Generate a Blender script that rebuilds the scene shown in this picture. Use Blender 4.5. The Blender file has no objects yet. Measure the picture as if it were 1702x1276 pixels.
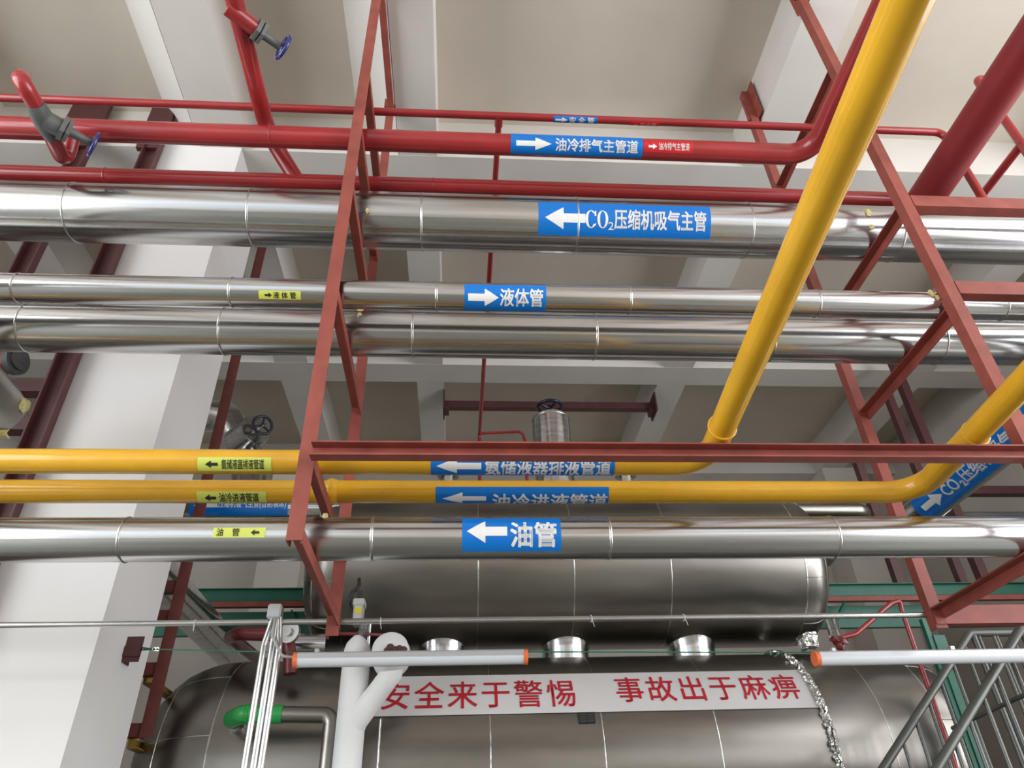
import bpy, bmesh, math, random
from mathutils import Vector, Matrix
random.seed(7)
S = bpy.context.scene
C = bpy.context.collection

# ------------------------------------------------------------------ camera
F_PX, PITCH, YAW, ROLL = 1196.67, 0.610792, 0.08384, -0.036887
EYE = Vector((0, 0, 1.6))
_f = Vector((math.sin(YAW)*math.cos(PITCH), math.cos(YAW)*math.cos(PITCH), math.sin(PITCH)))
_r = Vector((math.cos(YAW), -math.sin(YAW), 0)); _u = _r.cross(_f)
CR = _r*math.cos(ROLL) + _u*math.sin(ROLL)
CU = -_r*math.sin(ROLL) + _u*math.cos(ROLL)
cam = bpy.data.cameras.new('camera'); camo = bpy.data.objects.new('camera', cam); C.objects.link(camo)
cam.sensor_width = 36; cam.lens = 36*F_PX/1702; cam.clip_start = 0.02; cam.clip_end = 200
M3 = Matrix((CR, CU, -_f)).transposed(); camo.matrix_world = Matrix.Translation(EYE) @ M3.to_4x4()
S.camera = camo
# ------------------------------------------------------------------ world, daylight windows, exposure
w = bpy.data.worlds.new('world'); S.world = w; w.use_nodes = True
w.node_tree.nodes['Background'].inputs[0].default_value = (0.75, 0.85, 1, 1)
w.node_tree.nodes['Background'].inputs[1].default_value = 0.3
def area(name, loc, rot, sx, sy, power, col):
    l = bpy.data.lights.new(name, 'AREA'); l.shape = 'RECTANGLE'; l.size = sx; l.size_y = sy
    l.energy = power; l.color = col
    o = bpy.data.objects.new(name, l); C.objects.link(o); o.location = loc; o.rotation_euler = rot
    return o
P2 = math.pi/2
area('daylight_window_west', (-4.5, -7.25, 4.55), (P2, 0, 0), 4.6, 4.7, 95, (0.86, 0.94, 1.0))
area('daylight_window_east', (5.6, -7.25, 4.55), (P2, 0, 0), 3.2, 4.7, 80, (0.88, 0.95, 1.0))
area('daylight_window_side_east', (7.65, -1.25, 3.9), (P2, 0, P2), 9.5, 6.0, 1540, (0.97, 0.98, 1.0))
area('daylight_window_side_west', (-7.25, -2.0, 3.9), (P2, 0, -P2), 8.0, 6.0, 1200, (0.95, 0.98, 1.0))
S.view_settings.view_transform = 'Standard'; S.view_settings.look = 'None'
S.view_settings.gamma = 1.0; S.view_settings.exposure = -0.1; S.view_settings.use_curve_mapping = False
S.cycles.max_bounces = 10; S.cycles.diffuse_bounces = 6; S.cycles.glossy_bounces = 6
S.cycles.caustics_reflective = False; S.cycles.caustics_refractive = False
S.cycles.sample_clamp_indirect = 4.0; S.cycles.use_denoising = True

# ------------------------------------------------------------------ sight-line helpers (pixel of the 1702x1276 photo -> point on a plane)
def ray(x, y): return CR*((x-851)/F_PX) - CU*((y-638)/F_PX) + _f
def at(x, y, X=None, Y=None, Z=None):
    d = ray(x, y)
    t = (X-EYE.x)/d.x if X is not None else (Y-EYE.y)/d.y if Y is not None else (Z-EYE.z)/d.z
    return EYE + d*t
def onx(x, y, Yc, Zc, r):            # sight line meets a cylinder along X -> (X, phi)
    d = ray(x, y); oy, oz = EYE.y-Yc, EYE.z-Zc
    a = d.y*d.y+d.z*d.z; b = oy*d.y+oz*d.z; c = oy*oy+oz*oz-r*r
    D = max(b*b-a*c, 0); t = (-b-math.sqrt(D))/a
    p = EYE+d*t
    return p.x, math.atan2(p.z-Zc, -(p.y-Yc))

# ------------------------------------------------------------------ materials
def srgb(r, g, b):
    f = lambda c: (c/255/12.92) if c/255 <= 0.04045 else ((c/255+0.055)/1.055)**2.4
    return (f(r), f(g), f(b), 1)
def mat(name, col, rough=0.5, metal=0.0, var=0.12, vscale=3.0, stretch=(1, 1, 1), bump=0.0, bscale=40.0, rvar=0.0, spec=0.5, coat=0.0):
    m = bpy.data.materials.new(name); m.use_nodes = True; nt = m.node_tree; b = nt.nodes['Principled BSDF']
    b.inputs['Roughness'].default_value = rough; b.inputs['Metallic'].default_value = metal
    b.inputs['Specular IOR Level'].default_value = spec; b.inputs['Coat Weight'].default_value = coat
    tc = nt.nodes.new('ShaderNodeTexCoord'); mp = nt.nodes.new('ShaderNodeMapping')
    mp.inputs['Scale'].default_value = stretch; nt.links.new(tc.outputs['Object'], mp.inputs[0])
    n = nt.nodes.new('ShaderNodeTexNoise'); n.inputs['Scale'].default_value = vscale; n.inputs['Detail'].default_value = 4
    nt.links.new(mp.outputs[0], n.inputs['Vector'])
    cr = nt.nodes.new('ShaderNodeValToRGB'); nt.links.new(n.outputs[0], cr.inputs[0])
    e = cr.color_ramp.elements
    e[0].position = 0.3; e[1].position = 0.7
    e[0].color = tuple(c*(1-var) for c in col[:3])+(1,); e[1].color = tuple(min(1, c*(1+var)) for c in col[:3])+(1,)
    nt.links.new(cr.outputs[0], b.inputs['Base Color'])
    if rvar:
        mr = nt.nodes.new('ShaderNodeMapRange'); nt.links.new(n.outputs[0], mr.inputs[0])
        mr.inputs[3].default_value = max(0.02, rough-rvar); mr.inputs[4].default_value = rough+rvar
        nt.links.new(mr.outputs[0], b.inputs['Roughness'])
    if bump:
        n2 = nt.nodes.new('ShaderNodeTexNoise'); n2.inputs['Scale'].default_value = bscale; n2.inputs['Detail'].default_value = 2
        nt.links.new(mp.outputs[0], n2.inputs['Vector'])
        bn = nt.nodes.new('ShaderNodeBump'); bn.inputs['Strength'].default_value = bump; bn.inputs['Distance'].default_value = 0.02
        nt.links.new(n2.outputs[0], bn.inputs['Height']); nt.links.new(bn.outputs[0], b.inputs['Normal'])
    return m
M = {}
M['slab'] = mat('beige_plaster', (0.60, 0.545, 0.47, 1), 0.95, var=0.06, vscale=0.9, spec=0.1)
M['beam'] = mat('pale_plaster', (0.66, 0.63, 0.59, 1), 0.95, var=0.05, vscale=1.2, spec=0.1)
M['white'] = mat('white_wall_paint', (0.80, 0.785, 0.775, 1), 0.85, var=0.04, vscale=0.8, stretch=(1, 1, 0.5), spec=0.15)
M['wall'] = mat('wall_paint', (0.66, 0.62, 0.57, 1), 0.9, var=0.05, vscale=0.7, spec=0.1)
M['floor'] = mat('epoxy_floor', (0.17, 0.17, 0.145, 1), 0.3, var=0.15, vscale=0.6, rvar=0.06)
M['frame'] = mat('window_frame_paint', (0.6, 0.6, 0.6, 1), 0.5)
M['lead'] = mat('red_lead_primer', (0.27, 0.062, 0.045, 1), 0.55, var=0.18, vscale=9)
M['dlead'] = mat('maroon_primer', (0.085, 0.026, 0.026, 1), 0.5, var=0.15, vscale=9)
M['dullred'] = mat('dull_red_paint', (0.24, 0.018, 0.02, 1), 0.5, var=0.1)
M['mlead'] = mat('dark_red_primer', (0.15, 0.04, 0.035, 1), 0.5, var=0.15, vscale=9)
M['red'] = mat('red_gloss_paint', (0.31, 0.020, 0.022, 1), 0.28, var=0.18, vscale=4, stretch=(0.5, 1, 1), coat=0.3)
M['yellow'] = mat('yellow_gloss_paint', (0.70, 0.37, 0.016, 1), 0.25, var=0.08, vscale=4, coat=0.3)
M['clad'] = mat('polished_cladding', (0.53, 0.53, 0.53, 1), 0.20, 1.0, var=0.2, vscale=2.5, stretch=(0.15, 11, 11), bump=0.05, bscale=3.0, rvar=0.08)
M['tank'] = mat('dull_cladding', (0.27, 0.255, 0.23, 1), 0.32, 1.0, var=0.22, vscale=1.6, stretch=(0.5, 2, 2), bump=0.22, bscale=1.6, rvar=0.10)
M['band'] = mat('seam_bead', (0.55, 0.54, 0.52, 1), 0.25, 1.0)
M['galv'] = mat('galvanised_steel', (0.60, 0.61, 0.60, 1), 0.25, 1.0, var=0.1, vscale=12, stretch=(0.2, 1, 1))
M['foil'] = mat('crumpled_foil', (0.85, 0.85, 0.83, 1), 0.2, 1.0, bump=0.8, bscale=30)
M['blue'] = mat('blue_label_film', srgb(0, 112, 200), 0.3, var=0.02)
M['lime'] = mat('lime_label_film', srgb(205, 215, 95), 0.35, var=0.03)
M['redfilm'] = mat('red_label_film', srgb(195, 30, 38), 0.35, var=0.02)
M['pink'] = mat('pale_print', srgb(225, 160, 155), 0.5, var=0.02)
M['print'] = mat('white_print', (0.80, 0.80, 0.80, 1), 0.4, var=0.01)
M['black'] = mat('black_print', (0.012, 0.012, 0.012, 1), 0.5, var=0.05)
M['redprint'] = mat('red_print', srgb(185, 25, 45), 0.45, var=0.02)
M['banner'] = mat('banner_vinyl', (0.62, 0.61, 0.61, 1), 0.35, var=0.02)
M['wheel'] = mat('blue_wheel_enamel', srgb(32, 38, 110), 0.25, var=0.05, coat=0.5)
M['dwheel'] = mat('dark_wheel_enamel', srgb(20, 22, 48), 0.3, var=0.05)
M['cast'] = mat('grey_cast_iron', (0.11, 0.115, 0.11, 1), 0.5, var=0.15, vscale=15)
M['bright'] = mat('bright_steel', (0.75, 0.74, 0.72, 1), 0.18, 1.0)
M['green'] = mat('green_steel_paint', (0.012, 0.135, 0.085, 1), 0.45, var=0.08)
M['leafgreen'] = mat('green_pipe_paint', (0.02, 0.33, 0.07, 1), 0.3, var=0.06)
M['wire'] = mat('green_wire_sheath', (0.01, 0.16, 0.07, 1), 0.4)
M['orange'] = mat('orange_plastic', (0.80, 0.17, 0.05, 1), 0.45, var=0.03)
M['lampwhite'] = mat('lamp_diffuser', (0.66, 0.69, 0.73, 1), 0.3, var=0.02)
M['alu'] = mat('lamp_aluminium', (0.72, 0.74, 0.77, 1), 0.3, 0.6, var=0.03)
M['frost'] = mat('white_pipe_insulation', (0.72, 0.73, 0.73, 1), 0.55, var=0.05, bump=0.15, bscale=9)
M['rail'] = mat('grey_handrail_paint', (0.10, 0.105, 0.095, 1), 0.35, 0.3, var=0.1)
M['foam'] = mat('yellow_foam', (0.55, 0.47, 0.22, 1), 0.9, var=0.3, vscale=30, bump=0.5, bscale=60)
M['rubber'] = mat('black_rubber', (0.012, 0.012, 0.012, 1), 0.6)
M['ylw2'] = mat('ochre_bracket_paint', (0.33, 0.20, 0.035, 1), 0.5)
M['maroon'] = mat('maroon_pipe_paint', (0.14, 0.012, 0.014, 1), 0.35, var=0.12, coat=0.2)
M['greybox'] = mat('grey_plastic', (0.42, 0.42, 0.40, 1), 0.5)

# ------------------------------------------------------------------ mesh helpers
def mesh_obj(name, bm, m, parent=None, smooth=True):
    bmesh.ops.recalc_face_normals(bm, faces=bm.faces)
    me = bpy.data.meshes.new(name); bm.to_mesh(me); bm.free()
    me.materials.append(M[m] if isinstance(m, str) else m)
    if smooth:
        me.shade_smooth() if hasattr(me, 'shade_smooth') else None
        try: me.set_sharp_from_angle(angle=math.radians(40))
        except Exception: pass
    o = bpy.data.objects.new(name, me); C.objects.link(o)
    if parent is not None:
        o.parent = parent
        base = parent; off = Vector((0, 0, 0))
        while base is not None: off += base.location; base = base.parent
        o.location = -off
    return o
def tag(o, label, cat, group=None):
    o['label'] = label; o['category'] = cat
    if group: o['group'] = group
    return o
def thing(name, label, cat, loc, group=None):
    o = bpy.data.objects.new(name, None); C.objects.link(o); o.location = loc; o.empty_display_size = 0.1
    return tag(o, label, cat, group)
def struct(name, bm, m, smooth=False):
    o = mesh_obj(name, bm, m, None, smooth); o['kind'] = 'structure'; return o
def BM(): return bmesh.new()
def box(bm, lo, hi):
    x0, y0, z0 = lo; x1, y1, z1 = hi
    v = [bm.verts.new(p) for p in ((x0,y0,z0),(x1,y0,z0),(x1,y1,z0),(x0,y1,z0),(x0,y0,z1),(x1,y0,z1),(x1,y1,z1),(x0,y1,z1))]
    for f in ((0,3,2,1),(4,5,6,7),(0,1,5,4),(1,2,6,5),(2,3,7,6),(3,0,4,7)): bm.faces.new([v[i] for i in f])
    return bm
def prof(bm, p0, p1, a, b, pts):      # extrude a polygon (coords along a, b) from p0 to p1
    p0, p1, a, b = Vector(p0), Vector(p1), Vector(a).normalized(), Vector(b).normalized()
    A = [bm.verts.new(p0+a*u+b*v) for u, v in pts]; B = [bm.verts.new(p1+a*u+b*v) for u, v in pts]
    n = len(pts)
    for i in range(n): bm.faces.new((A[i], A[(i+1) % n], B[(i+1) % n], B[i]))
    bm.faces.new(A[::-1]); bm.faces.new(B)
    return bm
def angle(bm, p0, p1, a, b, w=0.063, t=0.008, w2=None):
    w2 = w2 or w
    return prof(bm, p0, p1, a, b, [(0,0),(w,0),(w,t),(t,t),(t,w2),(0,w2)])
def chan(bm, p0, p1, up, out, h=0.1, f=0.05, t=0.008):
    return prof(bm, p0, p1, up, out, [(0,0),(h,0),(h,f),(h-t,f),(h-t,t),(t,t),(t,f),(0,f)])
def bar(bm, p0, p1, a, b, wa, wb):
    return prof(bm, p0, p1, a, b, [(-wa/2,-wb/2),(wa/2,-wb/2),(wa/2,wb/2),(-wa/2,wb/2)])
def fillet(pts, R, n=10):
    pts = [Vector(p) for p in pts]; out = [pts[0]]
    for i in range(1, len(pts)-1):
        p, a, b = pts[i], (pts[i-1]-pts[i]), (pts[i+1]-pts[i])
        la, lb = a.length, b.length; a.normalize(); b.normalize()
        ang = a.angle(b)
        if ang > 3.1 or R == 0: out.append(p); continue
        r = R if not isinstance(R, (list, tuple)) else R[i-1]
        d = min(r/math.tan(ang/2), la*0.48, lb*0.48); r = d*math.tan(ang/2)
        c = p+(a+b).normalized()*(r/math.sin(ang/2)); s, e = p+a*d-c, p+b*d-c
        th = s.angle(e); ax = s.cross(e).normalized()
        for k in range(n+1): out.append(c+Matrix.Rotation(th*k/n, 3, ax) @ s)
    out.append(pts[-1]); return out
def tube(bm, path, r, seg=28, caps=True):
    path = [Vector(p) for p in path]; n = len(path)
    rs = r if isinstance(r, (list, tuple)) else [r]*n
    tan = [(path[min(i+1, n-1)]-path[max(i-1, 0)]).normalized() for i in range(n)]
    t = tan[0]; ref = Vector((0, 0, 1)) if abs(t.z) < 0.9 else Vector((1, 0, 0))
    u = t.cross(ref).normalized(); rings = []
    for i in range(n):
        t = tan[i]; u = (u-t*u.dot(t)).normalized(); v = t.cross(u)
        rings.append([bm.verts.new(path[i]+(u*math.cos(2*math.pi*k/seg)+v*math.sin(2*math.pi*k/seg))*rs[i]) for k in range(seg)])
    for i in range(n-1):
        for k in range(seg): bm.faces.new((rings[i][k], rings[i][(k+1) % seg], rings[i+1][(k+1) % seg], rings[i+1][k]))
    if caps: bm.faces.new(rings[0][::-1]); bm.faces.new(rings[-1])
    return bm
def lathe(bm, o, ax, pr, seg=32, caps=True):   # pr: (distance along axis, radius)
    o, ax = Vector(o), Vector(ax).normalized()
    ref = Vector((0,0,1)) if abs(ax.z) < 0.9 else Vector((1,0,0))
    u = ax.cross(ref).normalized(); v = ax.cross(u); rings = []
    for d, r in pr: rings.append([bm.verts.new(o+ax*d+(u*math.cos(2*math.pi*k/seg)+v*math.sin(2*math.pi*k/seg))*max(r, 1e-4)) for k in range(seg)])
    for i in range(len(pr)-1):
        for k in range(seg): bm.faces.new((rings[i][k], rings[i][(k+1)%seg], rings[i+1][(k+1)%seg], rings[i+1][k]))
    if caps: bm.faces.new(rings[0][::-1]); bm.faces.new(rings[-1])
    return bm
def torus(bm, c, ax, R, r, seg=36, s2=10):
    c, ax = Vector(c), Vector(ax).normalized()
    ref = Vector((0,0,1)) if abs(ax.z) < 0.9 else Vector((1,0,0))
    u = ax.cross(ref).normalized(); v = ax.cross(u); rg = []
    for i in range(seg):
        a = 2*math.pi*i/seg; d = u*math.cos(a)+v*math.sin(a)
        rg.append([bm.verts.new(c+d*(R+r*math.cos(2*math.pi*k/s2))+ax*r*math.sin(2*math.pi*k/s2)) for k in range(s2)])
    for i in range(seg):
        for k in range(s2): bm.faces.new((rg[i][k], rg[i][(k+1)%s2], rg[(i+1)%seg][(k+1)%s2], rg[(i+1)%seg][k]))
    return bm
def wheel_bm(c, ax, R, r=None, spokes=4):
    bm = BM(); r = r or R*0.16; ax = Vector(ax).normalized(); c = Vector(c)
    torus(bm, c, ax, R, r)
    ref = Vector((0,0,1)) if abs(ax.z) < 0.9 else Vector((1,0,0)); u = ax.cross(ref).normalized(); v = ax.cross(u)
    for k in range(spokes):
        a = 2*math.pi*k/spokes+0.5; d = u*math.cos(a)+v*math.sin(a)
        tube(bm, [c-ax*R*0.18, c+d*R*0.5-ax*R*0.12, c+d*R], R*0.11, 8)
    lathe(bm, c-ax*R*0.35, ax, [(0, R*0.22), (R*0.45, R*0.22), (R*0.5, R*0.1)], 12)
    return bm
# ---- wrapped film: labels and lettering that follow a cylinder
class Cyl:
    def __init__(s, o, d, n0, r): s.o, s.d, s.n, s.r = Vector(o), Vector(d), Vector(n0), r; s.up = s.d.cross(-s.n) if False else Vector(n0).cross(Vector(d)) ; s.up = -s.up if s.up.z < -1e-6 else s.up
    def pt(s, u, phi, off): return s.o+s.d*u+(s.n*math.cos(phi)+s.up*math.sin(phi))*(s.r+off)
def xcyl(Yc, Zc, r): 
    c = Cyl((0, Yc, Zc), (1, 0, 0), (0, -1, 0), r); c.up = Vector((0, 0, 1)); c.Y, c.Z = Yc, Zc; return c
def film(c, u0, u1, p0, p1, off=0.0015):
    bm = BM(); n = max(2, int(abs(p1-p0)/0.08)); nu = max(2, int((u1-u0)/0.2))
    g = [[bm.verts.new(c.pt(u0+(u1-u0)*i/nu, p0+(p1-p0)*j/n, off)) for j in range(n+1)] for i in range(nu+1)]
    for i in range(nu):
        for j in range(n): bm.faces.new((g[i][j], g[i+1][j], g[i+1][j+1], g[i][j+1]))
    return bm
def flat_text(body, bold=0.0, space=1.0):
    cu = bpy.data.curves.new('lettering', 'FONT'); cu.body = body; cu.resolution_u = 3; cu.space_character = space
    o = bpy.data.objects.new('lettering', cu); C.objects.link(o)
    dg = bpy.context.evaluated_depsgraph_get(); me = bpy.data.meshes.new_from_object(o.evaluated_get(dg))
    bm = BM(); bm.from_mesh(me)
    if bold:                            # thicken the strokes by overlaying shifted copies
        src = [v.co.copy() for v in bm.verts]
        for k in range(8):
            n0 = len(bm.verts); bm.from_mesh(me); bm.verts.ensure_lookup_table()
            d = Vector((math.cos(k*math.pi/4), math.sin(k*math.pi/4), 0))*bold
            for v in bm.verts[n0:]: v.co += d
    bpy.data.objects.remove(o); bpy.data.curves.remove(cu); bpy.data.meshes.remove(me)
    xs = [v.co.x for v in bm.verts]; ys = [v.co.y for v in bm.verts]; a, b, c_, d = min(xs), max(xs), min(ys), max(ys)
    for v in bm.verts: v.co = Vector(((v.co.x-a)/(b-a), (v.co.y-c_)/(d-c_), 0))
    return bm
def wrap(bm, c, u0, u1, p0, p1, off=0.003, thick=0.0):
    n = max(1, int(abs(p1-p0)/0.1))
    sx, sy = abs(u1-u0)*1000, abs(p1-p0)*c.r*1000
    for v in bm.verts: v.co = Vector((v.co.x*sx, v.co.y*sy, 0))
    for k in range(1, n):
        bmesh.ops.bisect_plane(bm, geom=bm.verts[:]+bm.edges[:]+bm.faces[:], dist=1e-6, plane_co=(0, sy*k/n+.00137, 0), plane_no=(0, 1, 0))
    for v in bm.verts: v.co = Vector((v.co.x/sx, v.co.y/sy, 0))
    for v in bm.verts: v.co = c.pt(u0+(u1-u0)*v.co.x, p0+(p1-p0)*v.co.y, off)
    return bm
def arrow_bm(left):
    bm = BM()
    pts = [(0,.5),(.46,1),(.46,.70),(1,.70),(1,.30),(.46,.30),(.46,0)]
    if not left: pts = [(1-x, y) for x, y in pts][::-1]
    bm.faces.new([bm.verts.new((x, y, 0)) for x, y in pts]); bmesh.ops.triangulate(bm, faces=bm.faces[:]); return bm
def pbox(c, xl, xr, yt, yb):          # span of a patch on an X pipe from where its edges lie in the photo
    xm, ym = (xl+xr)/2, (yt+yb)/2
    u0 = onx(xl, ym, c.Y, c.Z, c.r)[0]; u1 = onx(xr, ym, c.Y, c.Z, c.r)[0]
    p1 = onx(xm, yt, c.Y, c.Z, c.r)[1]; p0 = onx(xm, yb, c.Y, c.Z, c.r)[1]
    return u0, u1, p0, p1
def sticker(parent, c, plate, film_mat, ink, arrow, left, texts, bold=0.02, label=None, dphi=(0, 0)):
    u0, u1, p0, p1 = pbox(c, *plate)
    pl = mesh_obj('label', film(c, u0, u1, p0-dphi[0], p1+dphi[1]), film_mat, parent)
    if label: pl['label'] = label
    if arrow: mesh_obj('arrow', wrap(arrow_bm(left), c, *pbox(c, *arrow)), ink, pl, False)
    for t in texts:
        body, bx = t[0], t[1]; q = list(pbox(c, *bx))
        if len(t) > 2: q[2] -= t[2]
        mesh_obj('lettering', wrap(flat_text(body, bold if len(t) < 4 else t[3]), c, *q), ink, pl, False)
    return pl
def seam(parent, c, u, ext=0.004, wd=0.012, m='band'):
    bm = BM(); r = c.r
    lathe(bm, c.pt(u-wd/2, 0, 0)+c.n*(-r), c.d, [(0, r-0.004), (0, r+0.001), (wd*0.3, r+ext), (wd*0.7, r+ext), (wd, r+0.001), (wd, r-0.004)], 48, False)
    return mesh_obj('seam_band', bm, m, parent)
def blob(bm, c, r, sq=(1, 1, 1), seed=0):
    rd = random.Random(seed); g = bmesh.ops.create_icosphere(bm, subdivisions=2, radius=r)
    for v in g['verts']:
        k = 1+rd.uniform(-0.28, 0.28); v.co = Vector((v.co.x*sq[0]*k, v.co.y*sq[1]*k, v.co.z*sq[2]*k))+Vector(c)

# ------------------------------------------------------------------ the room
XL, XR, YN, YF, ZC, ZB = -7.0, 7.4, -7.0, 10.9, 7.72, 7.2
struct('floor', box(BM(), (XL-.3, YN-.3, -.2), (XR+.3, YF+.3, 0)), 'floor')
struct('ceiling', box(BM(), (XL-.3, YN-.3, ZC), (XR+.3, YF+.3, ZC+.2)), 'slab')
struct('wall_far', box(BM(), (XL-.3, YF, 0), (XR+.3, YF+.3, ZC)), 'wall')
for nm, x0, x1, y0, y1, m in (('wall_left', XL-.3, XL, -6, 2, 'white'), ('wall_right', XR, XR+.3, -6, 3.5, 'wall')):
    bm = BM()
    for lo, hi in (((x0,YN-.3,0),(x1,YF+.3,.9)), ((x0,YN-.3,6.9),(x1,YF+.3,ZC)), ((x0,YN-.3,.9),(x1,y0,6.9)), ((x0,y1,.9),(x1,YF+.3,6.9))): box(bm, lo, hi)
    struct(nm, bm, m)
    bm = BM(); xm = (x0+x1)/2
    for i in range(6):
        y = y0+(y1-y0)*i/5; box(bm, (xm-.04, max(y0, y-.035), .9), (xm+.04, min(y1, y+.035), 6.9))
    for z in (.9, 2.6, 4.3, 5.6, 6.83): box(bm, (xm-.035, y0, z), (xm+.035, y1, z+.07))
    struct('window_3' if x0 < 0 else 'window_4', bm, 'frame')
bm = BM()
for lo, hi in (((XL,YN-.3,0),(XR,YN,2.2)), ((XL,YN-.3,6.9),(XR,YN,ZC)), ((-2.2,YN-.3,2.2),(4.0,YN,6.9)), ((XL,YN-.3,2.2),(-6.8,YN,6.9)), ((7.2,YN-.3,2.2),(XR,YN,6.9))): box(bm, lo, hi)
struct('wall_near', bm, 'wall')
for n, (a, b, k) in enumerate(((-6.8, -2.2, 4), (4.0, 7.2, 3))):
    bm = BM()
    for i in range(k+1):
        x = a+(b-a)*i/k; box(bm, (max(a, x-.035), YN-.16, 2.2), (min(b, x+.035), YN-.08, 6.9))
    for z in (2.2, 3.3, 4.4, 5.6, 6.83): box(bm, (a, YN-.155, z), (b, YN-.085, z+.07))
    struct('window_%d' % (n+1), bm, 'frame')
def beam(lo, hi, m='beam'): return struct('ceiling_beam', box(BM(), lo, hi), m)
YB = [-5.45, -2.2, 1.05, 4.3, 7.55, 10.5]
XG = [(-2.4, -1.98), (-.61, -.26), (2.67, 3.06), (6.0, 6.4), (-4.7, -4.3)]
for y in YB: beam((XL, y, ZB), (XR, y+.4, ZC+.01))
for a, b in XG: beam((a, YN, ZB+.002), (b, YF, ZC+.012))
# sloping haunch along the girder above the rack
bm = BM(); prof(bm, (-.615, YN, 0), (-.615, 4.3, 0), (1,0,0), (0,0,1), [(0, ZB+.004), (0, ZC), (-.42, ZC)]); struct('ceiling_beam_haunch', bm, 'beam')
bm = BM(); prof(bm, (-2.405, YN, 0), (-2.405, 4.3, 0), (1,0,0), (0,0,1), [(0, ZB+.004), (0, ZC), (-.42, ZC)]); struct('ceiling_beam_haunch', bm, 'beam')
struct('column', box(BM(), (-2.78, 4.28, 0), (-2.035, 5.02, ZB+.3)), 'white')
for x0, x1 in ((at(1420, 950, Y=10.3).x, at(1495, 950, Y=10.3).x), (at(440, 930, Y=10.3).x-.1, at(500, 930, Y=10.3).x)):
    struct('column', box(BM(), (x0, 10.3, 0), (x1, YF, ZB)), 'wall')

# ------------------------------------------------------------------ the two hanging pipe racks
YFR, YRR = 2.7, 3.78
def rack(X, name, label, levels, top):
    t = thing(name, label, 'pipe rack', (X, YFR, 2.74))
    W = .066
    mesh_obj('front_post', angle(BM(), (X-W/2, YFR, 2.74), (X-W/2, YFR, 7.62), (1,0,0), (0,1,0), W, .008), 'lead', t, False)
    mesh_obj('rear_post', angle(BM(), (X-W/2, YRR, 2.68), (X-W/2, YRR, 7.62), (1,0,0), (0,1,0), W, .008), 'lead', t, False)
    for z in levels:
        mesh_obj('crossbeam', angle(BM(), (X+W/2-.002, YFR+.009, z), (X+W/2-.002, YRR+.03, z), (-1,0,0), (0,0,-1), .06, .008), 'lead', t, False)
    for Y in (YFR, YRR):
        bm = BM()
        for k, (dx, z0, z1) in enumerate(((-.06, 7.2, 7.5), (-.03, 7.25, 7.6), (0, 7.3, 7.69))): box(bm, (X+.034+dx-.03, Y+.01+.02*k, z0), (X+.034+dx+.025, Y+.03+.02*k, z1))
        box(bm, (X+.03, Y-.08, 7.22), (X+.042, Y+.16, 7.66))
        mesh_obj('ceiling_bracket', bm, 'lead', t, False)
    if X < 0: mesh_obj('anchor_strip', bar(BM(), (X+.005, YFR, 7.16), (X+.005, YRR, 7.16), (1,0,0), (0,0,1), .05, .05), 'lead', t, False)
    return t
RL = rack(-.65, 'pipe_rack', 'rust red hanging rack of angle steel whose front post crosses the pipes left of centre', (2.79, 3.13, 4.07, 4.86, 5.38, 5.95), 7.6)
RR = rack(2.6, 'pipe_rack', 'rust red hanging rack of angle steel behind the slanting yellow pipe on the right', (2.79, 4.07, 4.86, 6.3), 7.6)
for z, Y in ((4.93, YFR), (4.24, YFR)):
    bm = BM(); angle(bm, (2.64, Y, z-.12), (7.2, Y, z-.12), (0,0,1), (0,1,0), .09, .008, .07); mesh_obj('side_beam', bm, 'lead', RR, False)
bm = BM(); angle(bm, (2.57, YRR-.01, 2.70), (7.2, YRR-.01, 2.70), (0,0,1), (0,1,0), .07, .008, .06); box(bm, (2.62, YRR-.011, 2.70), (7.2, YRR-.005, 2.80)); mesh_obj('side_beam', bm, 'lead', RR, False)
bm = BM(); cz1 = 3.125; cyf = at(1110, 735, Z=cz1).y; cz0 = at(1110, 768, Y=cyf+.055).z
chan(bm, (-.615, cyf+.055, cz0), (4.6, cyf+.055, cz0), (0,0,1), (0,-1,0), cz1-cz0, .055, .007)
tag(mesh_obj('steel_channel', bm, 'lead', None, False), 'long rust red steel channel spanning between the two racks before the yellow pipes', 'steel beam')

# ------------------------------------------------------------------ pipes along the rack
XA, XB = -6.95, 7.35
def xpipe(name, label, cat, c, m, x0=XA, x1=XB, seams=(), seg=56):
    t = thing(name, label, cat, (x0, c.Y, c.Z))
    mesh_obj('pipe_body' if m != 'clad' else 'cladding', tube(BM(), [(x0+(x1-x0)*i/24, c.Y, c.Z) for i in range(25)], c.r, seg), m, t)
    for px in seams: seam(t, c, onx(px, 0 if False else c.py, c.Y, c.Z, c.r)[0])
    return t
c1 = xcyl(3.139, 5.039, .179); c1.py = 370
c2 = xcyl(2.833, 4.145, .075); c2.py = 495
c3 = xcyl(3.223, 4.203, .133); c3.py = 555
c4 = xcyl(3.032, 2.885, .095); c4.py = 895
S1 = xpipe('insulated_pipe', 'thickest polished metal clad pipe, carrying the blue CO2 compressor label', 'pipe', c1, 'clad', seams=(105, 410, 700, 962, 1254, 1506))
S2 = xpipe('insulated_pipe', 'slim polished clad pipe with the short blue three-character label and a small lime label', 'pipe', c2, 'clad', seams=(22, 380, 725, 1050, 1365, 1675))
S3 = xpipe('insulated_pipe', 'plain unlabelled polished clad pipe just below the slim one', 'pipe', c3, 'clad', seams=(25, 362, 685, 993, 1290, 1576))
S4 = xpipe('insulated_pipe', 'lowest polished clad pipe of the rack, with the blue two-character label', 'pipe', c4, 'clad', seams=(195, 617, 1016, 1398))
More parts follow.
